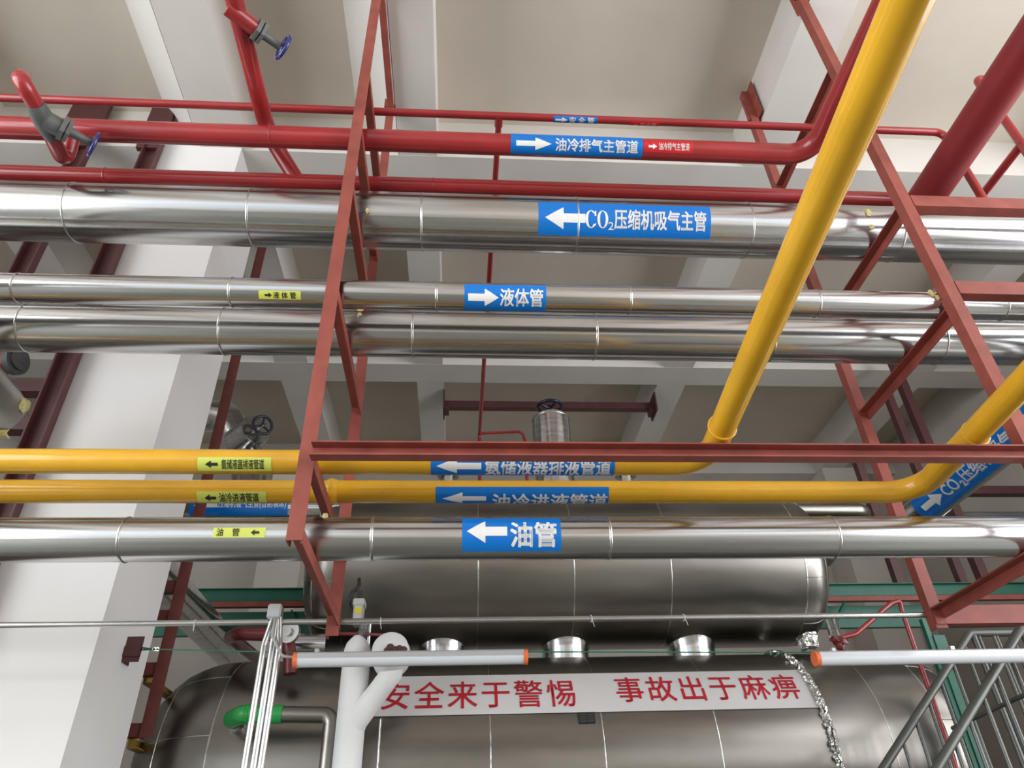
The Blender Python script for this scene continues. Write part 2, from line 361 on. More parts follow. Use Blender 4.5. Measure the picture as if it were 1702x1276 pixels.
sticker(S1, c1, (895, 1182, 340, 394), 'blue', 'print', (906, 973, 345, 381), True, [ ('2', (1011, 1020, 369, 382), 0, .01), ('压缩机吸气主管', (1021, 1174, 350, 383))], .022)
def serif_co():
    bm = BM()
    def ring(cx, w, a0, a1, n=40):
        P = []
        for k in range(n+1):
            a = a0+(a1-a0)*k/n; P.append((bm.verts.new((cx+w*math.cos(a), .5+.5*math.sin(a), 0)), bm.verts.new((cx+w*.52*math.cos(a), .5+.455*math.sin(a), 0))))
        for k in range(n): bm.faces.new((P[k][0], P[k+1][0], P[k+1][1], P[k][1]))
    ring(.25, .25, .75, 2*math.pi-.62); ring(.76, .24, 0, 2*math.pi)
    bm.faces.new([bm.verts.new((x, y, 0)) for x, y in ((.40, .68), (.475, .66), (.475, .98), (.445, .98), (.40, .86))])
    bm.faces.new([bm.verts.new((x, y, 0)) for x, y in ((.43, .14), (.455, .12), (.475, .28), (.455, .30))])
    return bm
mesh_obj('lettering', wrap(serif_co(), c1, *pbox(c1, 973, 1011, 350, 379)), 'print', [o for o in S1.children if o.name.startswith('label')][0], False)
sticker(S2, c2, (772, 908, 474, 517), 'blue', 'print', (778, 829, 480, 508), False, [('液体管', (831, 903, 480, 509))], .022)
sticker(S2, c2, (430, 500, 483, 497), 'lime', 'black', (440, 452, 486, 494), False, [('液 体 管', (454, 492, 485, 496))], .012, 'small lime label')
sticker(S4, c4, (768, 933, 862, 916), 'blue', 'print', (776, 843, 867, 902), True, [('油管', (848, 926, 868, 909))], .03)
sticker(S4, c4, (354, 441, 877, 893), 'lime', 'black', (417, 431, 880, 890), True, [('油', (360, 371, 878, 891)), ('管', (386, 398, 878, 891))], .012, 'small lime label')
for par, c, pts in ((S3, c3, ((-.58, .75, .022), (-.575, .2, .015))), (S2, c2, ((2.53, .35, .022), (2.55, -.1, .016))), (S1, c1, ((2.55, .0, .024), (2.555, -.6, .022), (-.58, -.5, .016))), (S4, c4, ((-.6, 1.05, .016),))):
    for i, (x, ph, r) in enumerate(pts):
        bm = BM(); blob(bm, c.pt(x, ph, 0), r, (.8, .6, 1.2), i); mesh_obj('foam_sealant', bm, 'foam', par)
# red pipes
r1 = xcyl(3.008, 5.977, .027); r2 = xcyl(2.848, 5.447, .067); r3 = xcyl(3.177, 5.431, .051)
def path_pipe(name, label, pts, r, R, m, cat='pipe', seg=32):
    t = thing(name, label, cat, pts[0])
    mesh_obj('pipe_body', tube(BM(), fillet(pts, R), r, seg), m, t)
    return t
x1e = onx(1566, 222, r1.Y, r1.Z, r1.r)[0]
P1 = path_pipe('red_pipe', 'thinnest of the red pipes, running along the top with a small blue label', [(XA, r1.Y, r1.Z), (x1e+.02, r1.Y, r1.Z), (x1e+.02, r1.Y, 5.2)], r1.r, .07, 'red')
tx = onx(829, 205, r1.Y, r1.Z, r1.r)[0]
e = at(797, 722, Z=5.95)
mesh_obj('tee_branch', tube(BM(), fillet([(tx, r1.Y, r1.Z-.005), (tx+.0, r1.Y+.02, r1.Z-.01), (e.x, e.y, 5.95), (e.x, e.y, 4.0)], .05), .021, 20), 'red', P1)
mesh_obj('tee_collar', tube(BM(), [(tx, r1.Y-.005, r1.Z-.004), (tx, r1.Y+.075, r1.Z-.01)], .028, 20), 'red', P1)
b0 = Vector((e.x, e.y, 5.95))
q1, q2 = at(868, 717, Y=e.y), at(873, 735, Y=e.y)
mesh_obj('tee_branch', tube(BM(), fillet([at(800, 720, Y=e.y), q1, q2, q2-Vector((0,0,1))], .07), .017, 16), 'red', P1)
x2e = onx(1352, 250, r2.Y, r2.Z, r2.r)[0]
P2_ = path_pipe('red_pipe', 'thick glossy red pipe with the long blue label, bending towards the viewer', [(XA, r2.Y, r2.Z), (x2e+.02, r2.Y, r2.Z), (x2e+.0, -6.9, r2.Z)], r2.r, .17, 'red', seg=40)
# third red pipe ends in the big bend
x3e = at(1520, 322, Y=r3.Y).x
P3 = path_pipe('red_pipe', 'plain red pipe lying on top of the thickest clad pipe', [(XA, r3.Y, r3.Z), (x3e+.0, r3.Y, r3.Z)], r3.r, .1, 'red', seg=40)
for px in (172, 720): seam(P3, r3, onx(px, 300, r3.Y, r3.Z, r3.r)[0], .003, .014, 'red')
for px in (448,): seam(P2_, r2, onx(px, 235, r2.Y, r2.Z, r2.r)[0], .002, .012, 'red')
sticker(P2_, r2, (849, 1069, 225, 259), 'blue', 'print', (858, 917, 229, 249), False, [('油冷排气主管道', (923, 1061, 232, 253))], .022)
sticker(P2_, r2, (1070, 1152, 234, 254), 'redfilm', 'print', (1078, 1092, 239, 248), False, [('油冷排气主管道', (1095, 1146, 238, 250))], .01, 'small red label')
sticker(P1, r1, (920, 993, 193.5, 205.5), 'blue', 'print', (923, 944, 195, 202), False, [('安 全 管', (946, 988, 195, 204))], .02)
sticker(P1, r1, (1047, 1096, 202, 213), 'redfilm', 'pink', (1052, 1060, 205, 210), False, [('安全管', (1063, 1091, 204, 211))], .01, 'small faded red label')
# big red pipe towards the viewer, upper right
zb = 5.40; ca = at(1560, 285, Z=zb)
BR = .116
big0 = at(1490, 330, Z=zb)
d0 = at(1650, 165, Z=zb)
path_pipe('red_main', 'thickest red pipe, dull and dark, running towards the viewer at the top right', [(x3e-.02, r3.Y, r3.Z), (d0.x, r3.Y, zb), (d0.x, -6.9, zb)], BR, .3, 'dullred')
# thin red pipes beside it
va = at(1698, 240, Y=3.3); vt = Vector((va.x, 3.3, at(1622, 130, Y=3.3).z))
path_pipe('red_drain_pipe', 'thin red pipe hooking over behind the thickest red pipe', [Vector((vt.x+.35, 3.35, vt.z+.02)), Vector((vt.x, 3.3, vt.z)), Vector((va.x, 3.3, va.z)), Vector((va.x, 3.3, va.z-.4))], .033, .07, 'red')
vb = at(1651, 312, Z=va.z)
tag(mesh_obj('red_link_pipe', tube(BM(), [Vector((va.x, 3.28, va.z)), Vector((va.x-.02, 4.25, va.z))], .033, 24), 'red'), 'short thin red pipe slanting down beside the thickest red pipe at the frame edge', 'pipe')
# red pipe running over the racks, with valve
z5 = 5.68; a0 = at(391, 0, Z=z5); a1 = at(449, 240, Z=z5)
ZV = z5
yv = thing('red_branch_pipe', 'red pipe coming over the rack with a grey flanged valve and blue handwheel', 'pipe', a1)
xv = (a0.x+a1.x)/2
mesh_obj('pipe_body', tube(BM(), fillet([(xv, -6.9, z5), (xv, a1.y-.08, z5), (xv+.20, r3.Y+.02, r3.Z+.0)], .3), .052, 32), 'red', yv)
v0 = at(392, 22, Z=z5-.02); v1 = at(424, 47, Z=z5-.02); v2 = at(434, 53, Z=z5-.02); v3 = at(457, 71, Z=z5-.02); v4 = at(468, 77, Z=z5-.02)
vd = (v3-v0).normalized()
mesh_obj('valve_body', tube(BM(), [v0-vd*.05, v1], .048, 28), 'red', yv)
bm = BM(); lathe(bm, v1, vd, [(0, .055), (.0, .072), (.022, .072), (.022, .05), (.03, .05), (.03, .072), (.05, .072), (.05, .03)], 6)
fl = mesh_obj('flange', bm, 'cast', yv, False)
mesh_obj('bonnet', lathe(BM(), v1+vd*.05, vd, [(0, .03), (.02, .026), (.13, .022), (.14, .016)], 20), 'cast', yv)
mesh_obj('spindle', tube(BM(), [v1+vd*.18, v4+vd*.01], .008, 10), 'bright', yv)
mesh_obj('handwheel', wheel_bm(v4+vd*.01, vd, .072, .012), 'wheel', yv)
# upper left valve below the red pipe
zl = 5.22
k0 = Vector((onx(128, 238, r2.Y, r2.Z, r2.r)[0], r2.Y, r2.Z-.05))
k1 = at(108, 274, Z=5.25); k2 = at(84, 222, Z=zl); k3 = at(58, 172, Z=zl); k4 = at(34, 132, Z=zl)
lv = thing('angle_valve', 'grey iron valve with blue handwheel on the short red loop at the upper left', 'valve', k2)
mesh_obj('red_elbow', tube(BM(), fillet([k0, k1, k2], .06), .044, 28), 'red', lv)
mesh_obj('red_elbow', tube(BM(), fillet([k3, k4, k4+((k4-EYE).normalized()+Vector((0,0,.1)))*.3], .07), .045, 28), 'red', lv)
g0 = at(60, 186, Z=zl); g1 = at(80, 226, Z=zl); g2 = at(104, 214, Z=zl)
bm = BM(); tube(bm, [k3+(k2-k3)*.0, k3+(k2-k3)*.3, k3+(k2-k3)*.7, k2+(k2-k3)*.15], [.048, .056, .054, .042], 28)
sd = (at(160, 243, Z=zl)-at(84, 203, Z=zl)).normalized(); s0 = at(74, 199, Z=zl)
tube(bm, [s0, s0+sd*.13], [.058, .05], 28)
mesh_obj('valve_body', bm, 'cast', lv)
f0 = at(101, 211, Z=zl)
mesh_obj('flange', lathe(BM(), f0, sd, [(0, .05), (0, .075), (.024, .075), (.024, .052), (.03, .052), (.03, .07), (.05, .07), (.05, .03)], 6), 'cast', lv, False)
mesh_obj('bonnet', lathe(BM(), f0+sd*.05, sd, [(0, .03), (.02, .026), (.13, .022), (.14, .016)], 20), 'cast', lv)
s1 = at(155, 241, Z=zl)
mesh_obj('spindle', tube(BM(), [f0+sd*.18, s1], .011, 12), 'bright', lv)
mesh_obj('handwheel', wheel_bm(s1, sd, .07, .012), 'wheel', lv)
# yellow pipes
y1 = xcyl(2.884, 3.187, .055); y2 = xcyl(3.176, 3.187, .055)
for c, xb, xe, lab in ((y1, 1.135, .92, 'yellow pipe bending into the long slant that climbs to the top'), (y2, 2.315, 2.05, 'yellow pipe just above the lowest clad pipe, bending towards the viewer near the stairs')):
    t = path_pipe('yellow_pipe', lab, [(XA, c.Y, c.Z), (xb, c.Y, c.Z), (xe-(xb-xe)*2.4, -6.9, c.Z)], c.r, .16, 'yellow', seg=44)
    c.t = t; c.xb = xb
Y1, Y2 = y1.t, y2.t
for c, yy in ((y1, 2.56), (y2, 2.60)):
    torus_bm = BM(); torus(torus_bm, (c.xb-(c.Y-yy)*.078, yy, c.Z), (.078,1,.1), c.r+.002, .006, 40, 8); mesh_obj('weld_ring', torus_bm, 'yellow', c.t)
torus_bm = BM(); xx = onx(549, 815, y2.Y, y2.Z, y2.r)[0]; lathe(torus_bm, (xx-.03, y2.Y, y2.Z), (1,0,0), [(0, .055), (.015, .062), (.03, .066), (.045, .06), (.06, .055)], 36, False); mesh_obj('weld_ring', torus_bm, 'yellow', Y2)
sticker(Y1, y1, (328, 451, 760, 782), 'lime', 'black', (341, 362, 765, 777), True, [('氨储液器排液管道', (368, 439, 763, 779))], .012, 'lime label')
sticker(Y2, y2, (327, 443, 816.5, 834.5), 'lime', 'black', (340, 359, 821, 832), True, [('油冷进液管道', (364, 430, 818.5, 833))], .012, 'lime label')
sticker(Y1, y1, (716, 1022, 753, 787.5), 'blue', 'print', (725, 800, 761, 785), True, [('氨储液器排液管道', (806, 1016, 761, 786.5), .12)], .024, None, (.5, 0))
sticker(Y2, y2, (724, 1012, 809, 835.5), 'blue', 'print', (735, 808, 818, 834.5), True, [('油冷进液管道', (818, 1010, 820, 835.2), .45)], .024, None, (.9, 0))
# ------------------------------------------------------------------ conduit, wire, lamps
cy = xcyl(3.835, 2.768, .015)
xc1 = onx(1541, 1020, cy.Y, cy.Z, cy.r)[0]
ct = thing('conduit', 'thin galvanised conduit running level along the bottom of the racks', 'conduit', (XA, cy.Y, cy.Z))
mesh_obj('pipe_body', tube(BM(), [(XA+(xc1-XA)*i/12, cy.Y, cy.Z) for i in range(13)], cy.r, 24), 'galv', ct)
for px in (325, 632, 983, 1137):
    xx = onx(px, 1030, cy.Y, cy.Z, cy.r)[0]; bm = BM(); torus(bm, (xx, cy.Y, cy.Z), (1, .15, 0), .018, .002, 20, 6); tube(bm, [(xx, cy.Y-.018, cy.Z), (xx+.01, cy.Y-.03, cy.Z-.05)], .0015, 6); mesh_obj('cable_tie', bm, 'print', ct)
jb = at(457, 1020, Y=3.82)
bm = BM(); box(bm, (jb.x-.035, 3.79, jb.z-.03), (jb.x+.035, 3.86, jb.z+.045)); bmesh.ops.bevel(bm, geom=bm.edges[:], offset=.006, segments=2, affect='EDGES')
mesh_obj('junction_box', bm, 'galv', ct)
for i, (dx, m) in enumerate(((-.042, 'galv'), (0, 'galv'), (.034, 'galv'))):
    o = mesh_obj('drop_conduit', tube(BM(), fillet([(jb.x+dx*.4+.012, 3.82, jb.z-.02), (jb.x+dx+.012, 3.82, jb.z-.16), (jb.x+dx+.012, 3.82, .01)], .1), .0155, 20), m)
    tag(o, ['first of the three bright tubes dropping from the junction box, farthest from the white pipe', 'middle one of the three bright tubes dropping from the junction box', 'third of the three bright tubes dropping from the junction box, closest to the white pipe'][i], 'conduit', 'drop conduits')
wp = at(213, 1078, X=-2.035)
br = thing('wire_bracket', 'small dark red angle bracket bolted to the white column, holding the green wire', 'bracket', wp)
bm = BM(); angle(bm, (wp.x+.0, wp.y-.05, wp.z-.09), (wp.x+.0, wp.y-.05, wp.z+.06), (1,0,0), (0,1,0), .1, .008, .1); box(bm, (wp.x, wp.y-.06, wp.z-.06), (wp.x+.1, wp.y-.04, wp.z+.0)); mesh_obj('plate', bm, 'dlead', br, False)
l0, l1 = at(489, 1092, Y=3.78), at(877, 1095, Y=3.78); l2 = at(1353, 1094, Y=3.78)
wz = at(600, 1081, Y=3.78).z
wire = [(wp.x+.05, wp.y, wp.z+.0), (l0.x, 3.8, wz), (l1.x, 3.8, at(877, 1083, Y=3.8).z), (l2.x, 3.8, at(1353, 1084, Y=3.8).z), (7.3, 3.8, at(1702, 1080, Y=3.8).z)]
wt = thing('support_wire', 'green sheathed wire stretched from the column bracket along both tube lamps', 'wire', wire[0])
mesh_obj('wire_strand', tube(BM(), wire, .0035, 8), 'wire', wt)
bm = BM(); w0, w1 = Vector(wire[0]), Vector(wire[1]); dw = (w1-w0).normalized(); tube(bm, [w0+Vector((0,0,.012)), w0+dw*.22], .003, 6); tube(bm, [w0-Vector((0,0,.012)), w0+dw*.22], .003, 6); mesh_obj('wire_loop', bm, 'wire', wt)
bm = BM(); torus(bm, w0+dw*.2, dw, .009, .005, 14, 6); torus(bm, w0+dw*.23, dw, .009, .005, 14, 6); mesh_obj('wire_clamp', bm, 'galv', wt)
def lamp(pa, L, label):
    pa = Vector(pa); t = thing('tube_lamp', label, 'lamp', pa, None)
    r = .037
    n = 14; half = [(math.cos(math.pi+math.pi*i/n)*r, math.sin(math.pi+math.pi*i/n)*r) for i in range(n+1)]
    mesh_obj('diffuser', prof(BM(), pa+Vector((.02,0,0)), pa+Vector((L-.02,0,0)), (0,1,0), (0,0,1), half), 'lampwhite', t)
    top = [(r+.001, -.002), (r*.95, .022), (r*.7, .030), (-r*.7, .030), (-r*.95, .022), (-r-.001, -.002)]
    mesh_obj('housing', prof(BM(), pa+Vector((.02,0,0)), pa+Vector((L-.02,0,0)), (0,1,0), (0,0,1), top), 'alu', t)
    capp = [(math.cos(a)*(r+.003), math.sin(a)*(r+.003)*(1 if math.sin(a) < 0 else .88)) for a in [2*math.pi*i/24 for i in range(24)]]
    for x in (0, L-.022): mesh_obj('end_cap', prof(BM(), pa+Vector((x,0,0)), pa+Vector((x+.022,0,0)), (0,1,0), (0,0,1), capp), 'orange', t)
    for x in (.1, L*.63):
        mesh_obj('clip', box(BM(), pa+Vector((x, -.02, .028)), pa+Vector((x+.02, .02, .048))), 'galv', t, False)
    return t
lamp((l0.x, 3.78, (l0.z+l1.z)/2), l1.x-l0.x, 'tube lamp with both orange end caps showing, in front of the white pipe')
lamp((l2.x, 3.78, l2.z), 1.19, 'tube lamp showing one orange end cap, in front of the grey stair railing')
bm = BM(); s = Vector((l0.x, 3.78, l0.z)); tube(bm, fillet([s+Vector((.005,0,0)), s-Vector((.06,0,-.005)), s+Vector((-.13,.02,.11)), (jb.x+.01, 3.80, jb.z-.02)], .04), .007, 10)
tag(mesh_obj('lamp_cable', bm, 'greybox'), 'short grey cable from the junction box into the end of the tube lamp', 'cable')

# ------------------------------------------------------------------ tanks
def head(L, r, k, sgn, n=14, e=2.0):   # half super-ellipse profile
    out = []
    for i in range(n+1):
        a = P2*i/n; out.append((sgn*L*math.sin(a)**(2/e), r*math.cos(a)**(2/e) if i < n else 0.0))
    return out
def tank(name, label, cyl, x0, x1, hl, hr, e, bands, lines):
    t = thing(name, label, 'tank', ((x0+x1)/2, cyl.Y, cyl.Z-cyl.r))
    a, b = x0+hl, x1-hr; r = cyl.r
    mesh_obj('shell', lathe(BM(), (a, cyl.Y, cyl.Z), (1,0,0), [((b-a)*i/12, r) for i in range(13)], 96, False), 'tank', t)
    for xo, L, s in ((a, hl, -1), (b, hr, 1)):
        mesh_obj('dished_head', lathe(BM(), (xo, cyl.Y, cyl.Z), (1,0,0), head(L, r, 0, s, 16, e), 96, False), 'tank', t)
        for k in range(10):       # raised seams between the gores of the head
            an = 2*math.pi*(k+.3)/10; hp = head(L, r, 0, s, 12, e)[:9]
            mesh_obj('gore_seam', tube(BM(), [Vector((xo+d, cyl.Y-math.cos(an)*q, cyl.Z+math.sin(an)*q)) for d, q in hp], .004, 6), 'band', t)
        seam(t, cyl, xo, .0025, .012)
        for q in (4, 8):
            d, rr = head(L, r, 0, s, 12, e)[q]; rb = BM(); torus(rb, (xo+d, cyl.Y, cyl.Z), (1,0,0), rr, .004, 72, 6); mesh_obj('gore_seam', rb, 'band', t)
    for u in bands: seam(t, cyl, u, .002, .008)
    for ph in lines:
        mesh_obj('lap_seam', tube(BM(), [cyl.pt(a, ph, .001), cyl.pt(b, ph, .001)], .0035, 6), 'band', t)
    return t
YT = 6.0
tu = xcyl(YT, 3.83, .635); tl = xcyl(YT, 2.33, .765)
def ux(c, px, py): return onx(px, py, c.Y, c.Z, c.r)[0]
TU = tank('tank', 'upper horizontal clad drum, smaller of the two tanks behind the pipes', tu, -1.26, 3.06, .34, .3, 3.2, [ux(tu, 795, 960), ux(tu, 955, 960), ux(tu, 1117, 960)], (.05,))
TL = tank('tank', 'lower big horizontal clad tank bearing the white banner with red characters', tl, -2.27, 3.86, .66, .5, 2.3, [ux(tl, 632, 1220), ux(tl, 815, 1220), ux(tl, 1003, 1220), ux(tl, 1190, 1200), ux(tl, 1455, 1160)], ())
# ragged lagging edge on the lower tank
xr = ux(tl, 1345, 1140); bm = BM(); rd = random.Random(3)
ring = []
for k in range(121):
    a = -1.0+2.6*k/120; ring.append((xr+rd.uniform(-.012, .012), a, rd.uniform(.006, .022)))
for w_ in (0, 1):
    pts = [tl.pt(x+(w_*.035), a, o*(1-.5*w_)) for x, a, o in ring]
    tube(bm, pts, [.010+.007*rd.random() for _ in pts], 6)
mesh_obj('lagging_edge', bm, 'foil', TL)
for px in (735, 945, 1160):
    xn = at(px, 1070, Y=YT-.2).x
    bm = BM(); pr = [(0, .20), (.16, .20), (.26, .205), (.34, .24), (.42, .30)]
    lathe(bm, (xn, YT, 3.0), (0,0,1), [(0, .19), (.14, .19), (.22, .20), (.30, .235), (.36, .27)], 48, False)
    tag(mesh_obj('connecting_nozzle', bm, 'clad'), {735: 'shiny clad neck joining the two tanks, the one beside the white pipe', 945: 'shiny clad neck joining the two tanks, the middle one of three', 1160: 'shiny clad neck joining the two tanks, closest to the ragged foil edge'}[px], 'pipe neck', 'tank necks')
# banner and plate
bt = thing('banner', 'white banner strip with red Chinese safety slogan stuck on the lower tank', 'banner', tl.pt(ux(tl, 980, 1150), .3, 0))
u0 = ux(tl, 618, 1155); u1 = ux(tl, 1362, 1150)
pt_, pb = onx(980, 1120, tl.Y, tl.Z, tl.r)[1], onx(980, 1184, tl.Y, tl.Z, tl.r)[1]
mesh_obj('sheet', film(tl, u0, u1, pb, pt_, .006), 'banner', bt)
for body, xl, xr_, yt, yb in (('安全来于警惕', 636, 955, 1129, 1173), ('事故出于麻痹', 1024, 1330, 1127, 1168)):
    mesh_obj('lettering', wrap(flat_text(body, .008, 1.16), tl, ux(tl, xl, 1150), ux(tl, xr_, 1150), onx(980, yb+1, tl.Y, tl.Z, tl.r)[1], onx(980, yt+1, tl.Y, tl.Z, tl.r)[1], .009), 'redprint', bt, False)
q = pbox(tl, 961, 989, 1184, 1202)
np_ = thing('nameplate', 'small black nameplate on the lower tank just under the banner', 'plate', tl.pt(q[0], q[2], 0))
mesh_obj('plate', film(tl, *q, .008), 'black', np_)
bm = BM()
for i in range(2):
    for j in range(4):
        f = film(tl, q[0]+(q[1]-q[0])*(.1+.46*i), q[0]+(q[1]-q[0])*(.46+.46*i), q[2]+(q[3]-q[2])*(.14+.2*j), q[2]+(q[3]-q[2])*(.18+.2*j), .0095)
        me = bpy.data.meshes.new('x'); f.to_mesh(me); f.free(); bm.from_mesh(me); bpy.data.meshes.remove(me)
mesh_obj('engraved_lines', bm, 'cast', np_)
# tank saddles and legs on the floor
for x in (-1.0, 2.6):
    bm = BM(); box(bm, (x-.12, YT-.55, 0), (x+.12, YT+.55, .12)); box(bm, (x-.06, YT-.5, .12), (x+.06, YT+.5, tl.Z-.80)); box(bm, (x-.1, YT-.6, tl.Z-.81), (x+.1, YT+.6, tl.Z-.768))
    tag(mesh_obj('tank_saddle', bm, 'cast', None, False), 'grey steel saddle under the lower tank near its ' + ('green capped end' if x < 0 else 'stair end'), 'support')
fb = at(1340, 1066, Y=5.55)
bm = BM(); box(bm, (fb.x-.03, 5.50, fb.z-.05), (fb.x+.075, 5.62, fb.z+.055)); bmesh.ops.subdivide_edges(bm, edges=bm.edges[:], cuts=3, use_grid_fill=True)
for v in bm.verts: v.co += Vector([random.uniform(-.012, .012) for _ in range(3)])
tag(mesh_obj('foil_wrap', bm, 'foil', None, False), 'crumpled shiny foil wrap sticking out between the two tanks at their stair end', 'foil')

# valves on the upper tank, seen between the pipes
def clad_valve(label, base, ax, L, r, wheel_r, m='clad'):
    base = Vector(base); ax = Vector(ax).normalized(); t = thing('insulated_valve', label, 'valve', base)
    mesh_obj('valve_jacket', lathe(BM(), base, ax, [(0, r), (L*.5, r), (L, r), (L, r*.97), (L+.012, r*.35)], 48), m, t)
    seam(t, Cyl(base, ax, (1,0,0) if abs(ax.x) < .9 else (0,0,1), r), L-.02, .004, .014)
    mesh_obj('spindle', tube(BM(), [base+ax*L, base+ax*(L+.15)], .014, 12), 'bright', t)
    mesh_obj('handwheel', wheel_bm(base+ax*(L+.15), ax, wheel_r, wheel_r*.16, 4), 'dwheel', t)
    return t
vt0 = at(915, 697, Y=6.0)
clad_valve('tall clad valve standing on the upper tank with dark blue handwheel on top', (vt0.x, 6.0, tu.Z+tu.r-.05), (0,0,1), vt0.z-(tu.Z+tu.r-.05), .185, .118)
for px in (745, 1040):
    p = at(px, 792, Y=6.0); tag(mesh_obj('tank_flange', lathe(BM(), (p.x, 6.0, tu.Z+tu.r-.08), (0,0,1), [(0, .06), (max(.1, p.z-(tu.Z+tu.r-.08)), .06), (max(.1, p.z-(tu.Z+tu.r-.08)), .1), (max(.1, p.z-(tu.Z+tu.r-.08))+.03, .1)], 24), 'galv'), 'small flanged stub on the upper tank, seen between the yellow pipes ' + ('below the white arrow' if px == 745 else 'past the blue label'), 'flange')
# clad elbow and valve, left of the rack
YE = 6.3
e0, e1, e2 = at(375, 690, Y=YE), at(405, 725, Y=YE), at(412, 770, Y=YE)
ev = thing('insulated_elbow', 'clad elbow pipe with an angled valve and dark handwheel, beside the white column', 'pipe', e1)
mesh_obj('cladding', tube(BM(), fillet([e0+Vector((-.9, .3, .1)), e0, e2+Vector((0,0,.05)), at(415, 830, Y=5.75)], .2), .155, 40), 'clad', ev)
vb0 = at(396, 735, Y=YE-.05); vax = (at(431, 710, Y=YE-.3)-vb0).normalized()
mesh_obj('valve_jacket', lathe(BM(), vb0, vax, [(0, .15), (.30, .15), (.31, .14), (.31, .05)], 40), 'clad', ev)
mesh_obj('spindle', tube(BM(), [vb0+vax*.3, vb0+vax*.4], .014, 10), 'bright', ev)
mesh_obj('handwheel', wheel_bm(vb0+vax*.41, vax+Vector((.1,-.5,-.2)), .09, .014, 3), 'dwheel', ev)
# angle steel bar between two girders
bm = BM(); angle(bm, (-.26, 8.27, 7.02), (2.67, 8.27, 7.02), (0,0,1), (0,1,0), .1, .01)
abar = thing('brown_angle_bar', 'dark brown angle bar fixed level between two ceiling beams at the back', 'steel bar', (1.2, 8.27, 7.0))
mesh_obj('bar', bm, 'dlead', abar, False)
for x in (-.26, 2.59):
    bm = BM(); box(bm, (x, 8.2, 6.93), (x+.08, 8.36, 7.0)); box(bm, (x+(0 if x < 0 else .06), 8.1, 6.9), (x+(.02 if x < 0 else .08), 8.42, 7.19)); mesh_obj('end_plate', bm, 'dlead', abar, False)
# pipe behind left with blue label, and pipe to the right of the upper tank
cb = xcyl(5.6, at(420, 846, Y=5.6).z, .10)
BL = thing('insulated_pipe', 'clad pipe half hidden below the yellow pipes by the column, with long blue label', 'pipe', (-1.95, 5.6, cb.Z))
mesh_obj('cladding', tube(BM(), [(-6.9, 5.6, cb.Z), (-3, 5.6, cb.Z), (-1.0, 5.6, cb.Z)], cb.r, 40), 'clad', BL)
ua, ub = onx(314, 846, cb.Y, cb.Z, cb.r)[0], onx(478, 846, cb.Y, cb.Z, cb.r)[0]
pl = mesh_obj('label', film(cb, ua, ub, -1.0, .75), 'blue', BL)
mesh_obj('arrow', wrap(arrow_bm(True), cb, ua+.03, ua+.22, -.55, .3), 'print', pl, False)
mesh_obj('lettering', wrap(flat_text('氨压缩机吸气主管(自制块冰)', .02), cb, onx(352, 846, cb.Y, cb.Z, cb.r)[0], onx(475, 846, cb.Y, cb.Z, cb.r)[0], -.42, .32), 'print', pl, False)
# clad pipe with slanting blue label on the right
zd = 3.88; da = at(1530, 850, Z=zd); db = at(1668, 725, Z=zd); xd = (da.x+db.x)/2
cd = Cyl((xd, 0, zd), (0,-1,0), (-1,0,0), .135); cd.up = Vector((0,0,1))
cd.n = Vector((-.75, 0, -.66)).normalized(); cd.up = Vector((-.66, 0, .75)).normalized()
DP = thing('insulated_pipe', 'clad pipe behind the far yellow bend, with a slanting blue CO2 label', 'pipe', (xd, 5.0, zd))
mesh_obj('cladding', tube(BM(), fillet([(xd, -6.9, zd), (xd, 5.35, zd), (xd+.6, 5.35, zd)], .2), .135, 40), 'clad', DP)
ya, yb_ = -at(1552, 830, Z=zd).y, -at(1695, 700, Z=zd).y
pl = mesh_obj('label', film(cd, ya-.05, yb_+.25, -.75, .75), 'blue', DP)
LL = yb_-ya
mesh_obj('arrow', wrap(arrow_bm(False), cd, ya+.02, ya+.2*LL+.05, -.35, .45), 'print', pl, False)
mesh_obj('lettering', wrap(flat_text('CO₂压缩机吸气主管', .02), cd, ya+.26*LL, yb_+.2, -.4, .5), 'print', pl, False)

# ------------------------------------------------------------------ white frosted pipe with actuator
YW = 5.0
def W(x, y, Y=YW): return at(x, y, Y=Y)
wpz = thing('white_pipe', 'white insulated vertical pipe with a side branch in front of the tanks', 'pipe', (W(590, 1200).x, YW, 0))
xw = W(584, 1190).x; ztop = W(595, 1062).z
mesh_obj('pipe_body', lathe(BM(), (xw, YW, 0), (0,0,1), [(0, .090), (ztop-.14, .090), (ztop-.07, .086), (ztop-.03, .074), (ztop, .05), (ztop+.02, .03)], 40), 'frost', wpz)
b1, b2, b3 = W(590, 1185), W(622, 1158, YW-.05), W(650, 1120, YW-.1)
mesh_obj('branch', tube(BM(), [Vector((xw, YW, b1.z-.12)), Vector((xw+.03, YW-.01, b1.z-.04)), b2, (b2+b3)/2, b3, W(651, 1100, YW-.1)], [.085, .08, .07, .068, .072, .085], 32), 'frost', wpz)
vb = W(650, 1090, YW-.1)
bm = BM(); lathe(bm, vb+Vector((0, .12, -.03)), (0,-1,.25), [(0, .07), (.06, .12), (.16, .125), (.22, .115), (.24, .09), (.245, .02)], 36); mesh_obj('valve_body', bm, 'frost', wpz)
bm = BM(); tube(bm, [W(657, 1068, YW-.1), W(658, 1055, YW-.1)], .02, 14); mesh_obj('nipple', bm, 'frost', wpz)
bm = BM()
for i, (px, py) in enumerate(((648, 1075), (656, 1079), (664, 1078), (652, 1084), (643, 1082), (671, 1080))): blob(bm, W(px, py, YW-.24), .021, (1, .7, 1), i)
mesh_obj('rusty_bolt_cluster', bm, mat('rusty_bolts', (0.09, 0.035, 0.03, 1), .8), wpz)
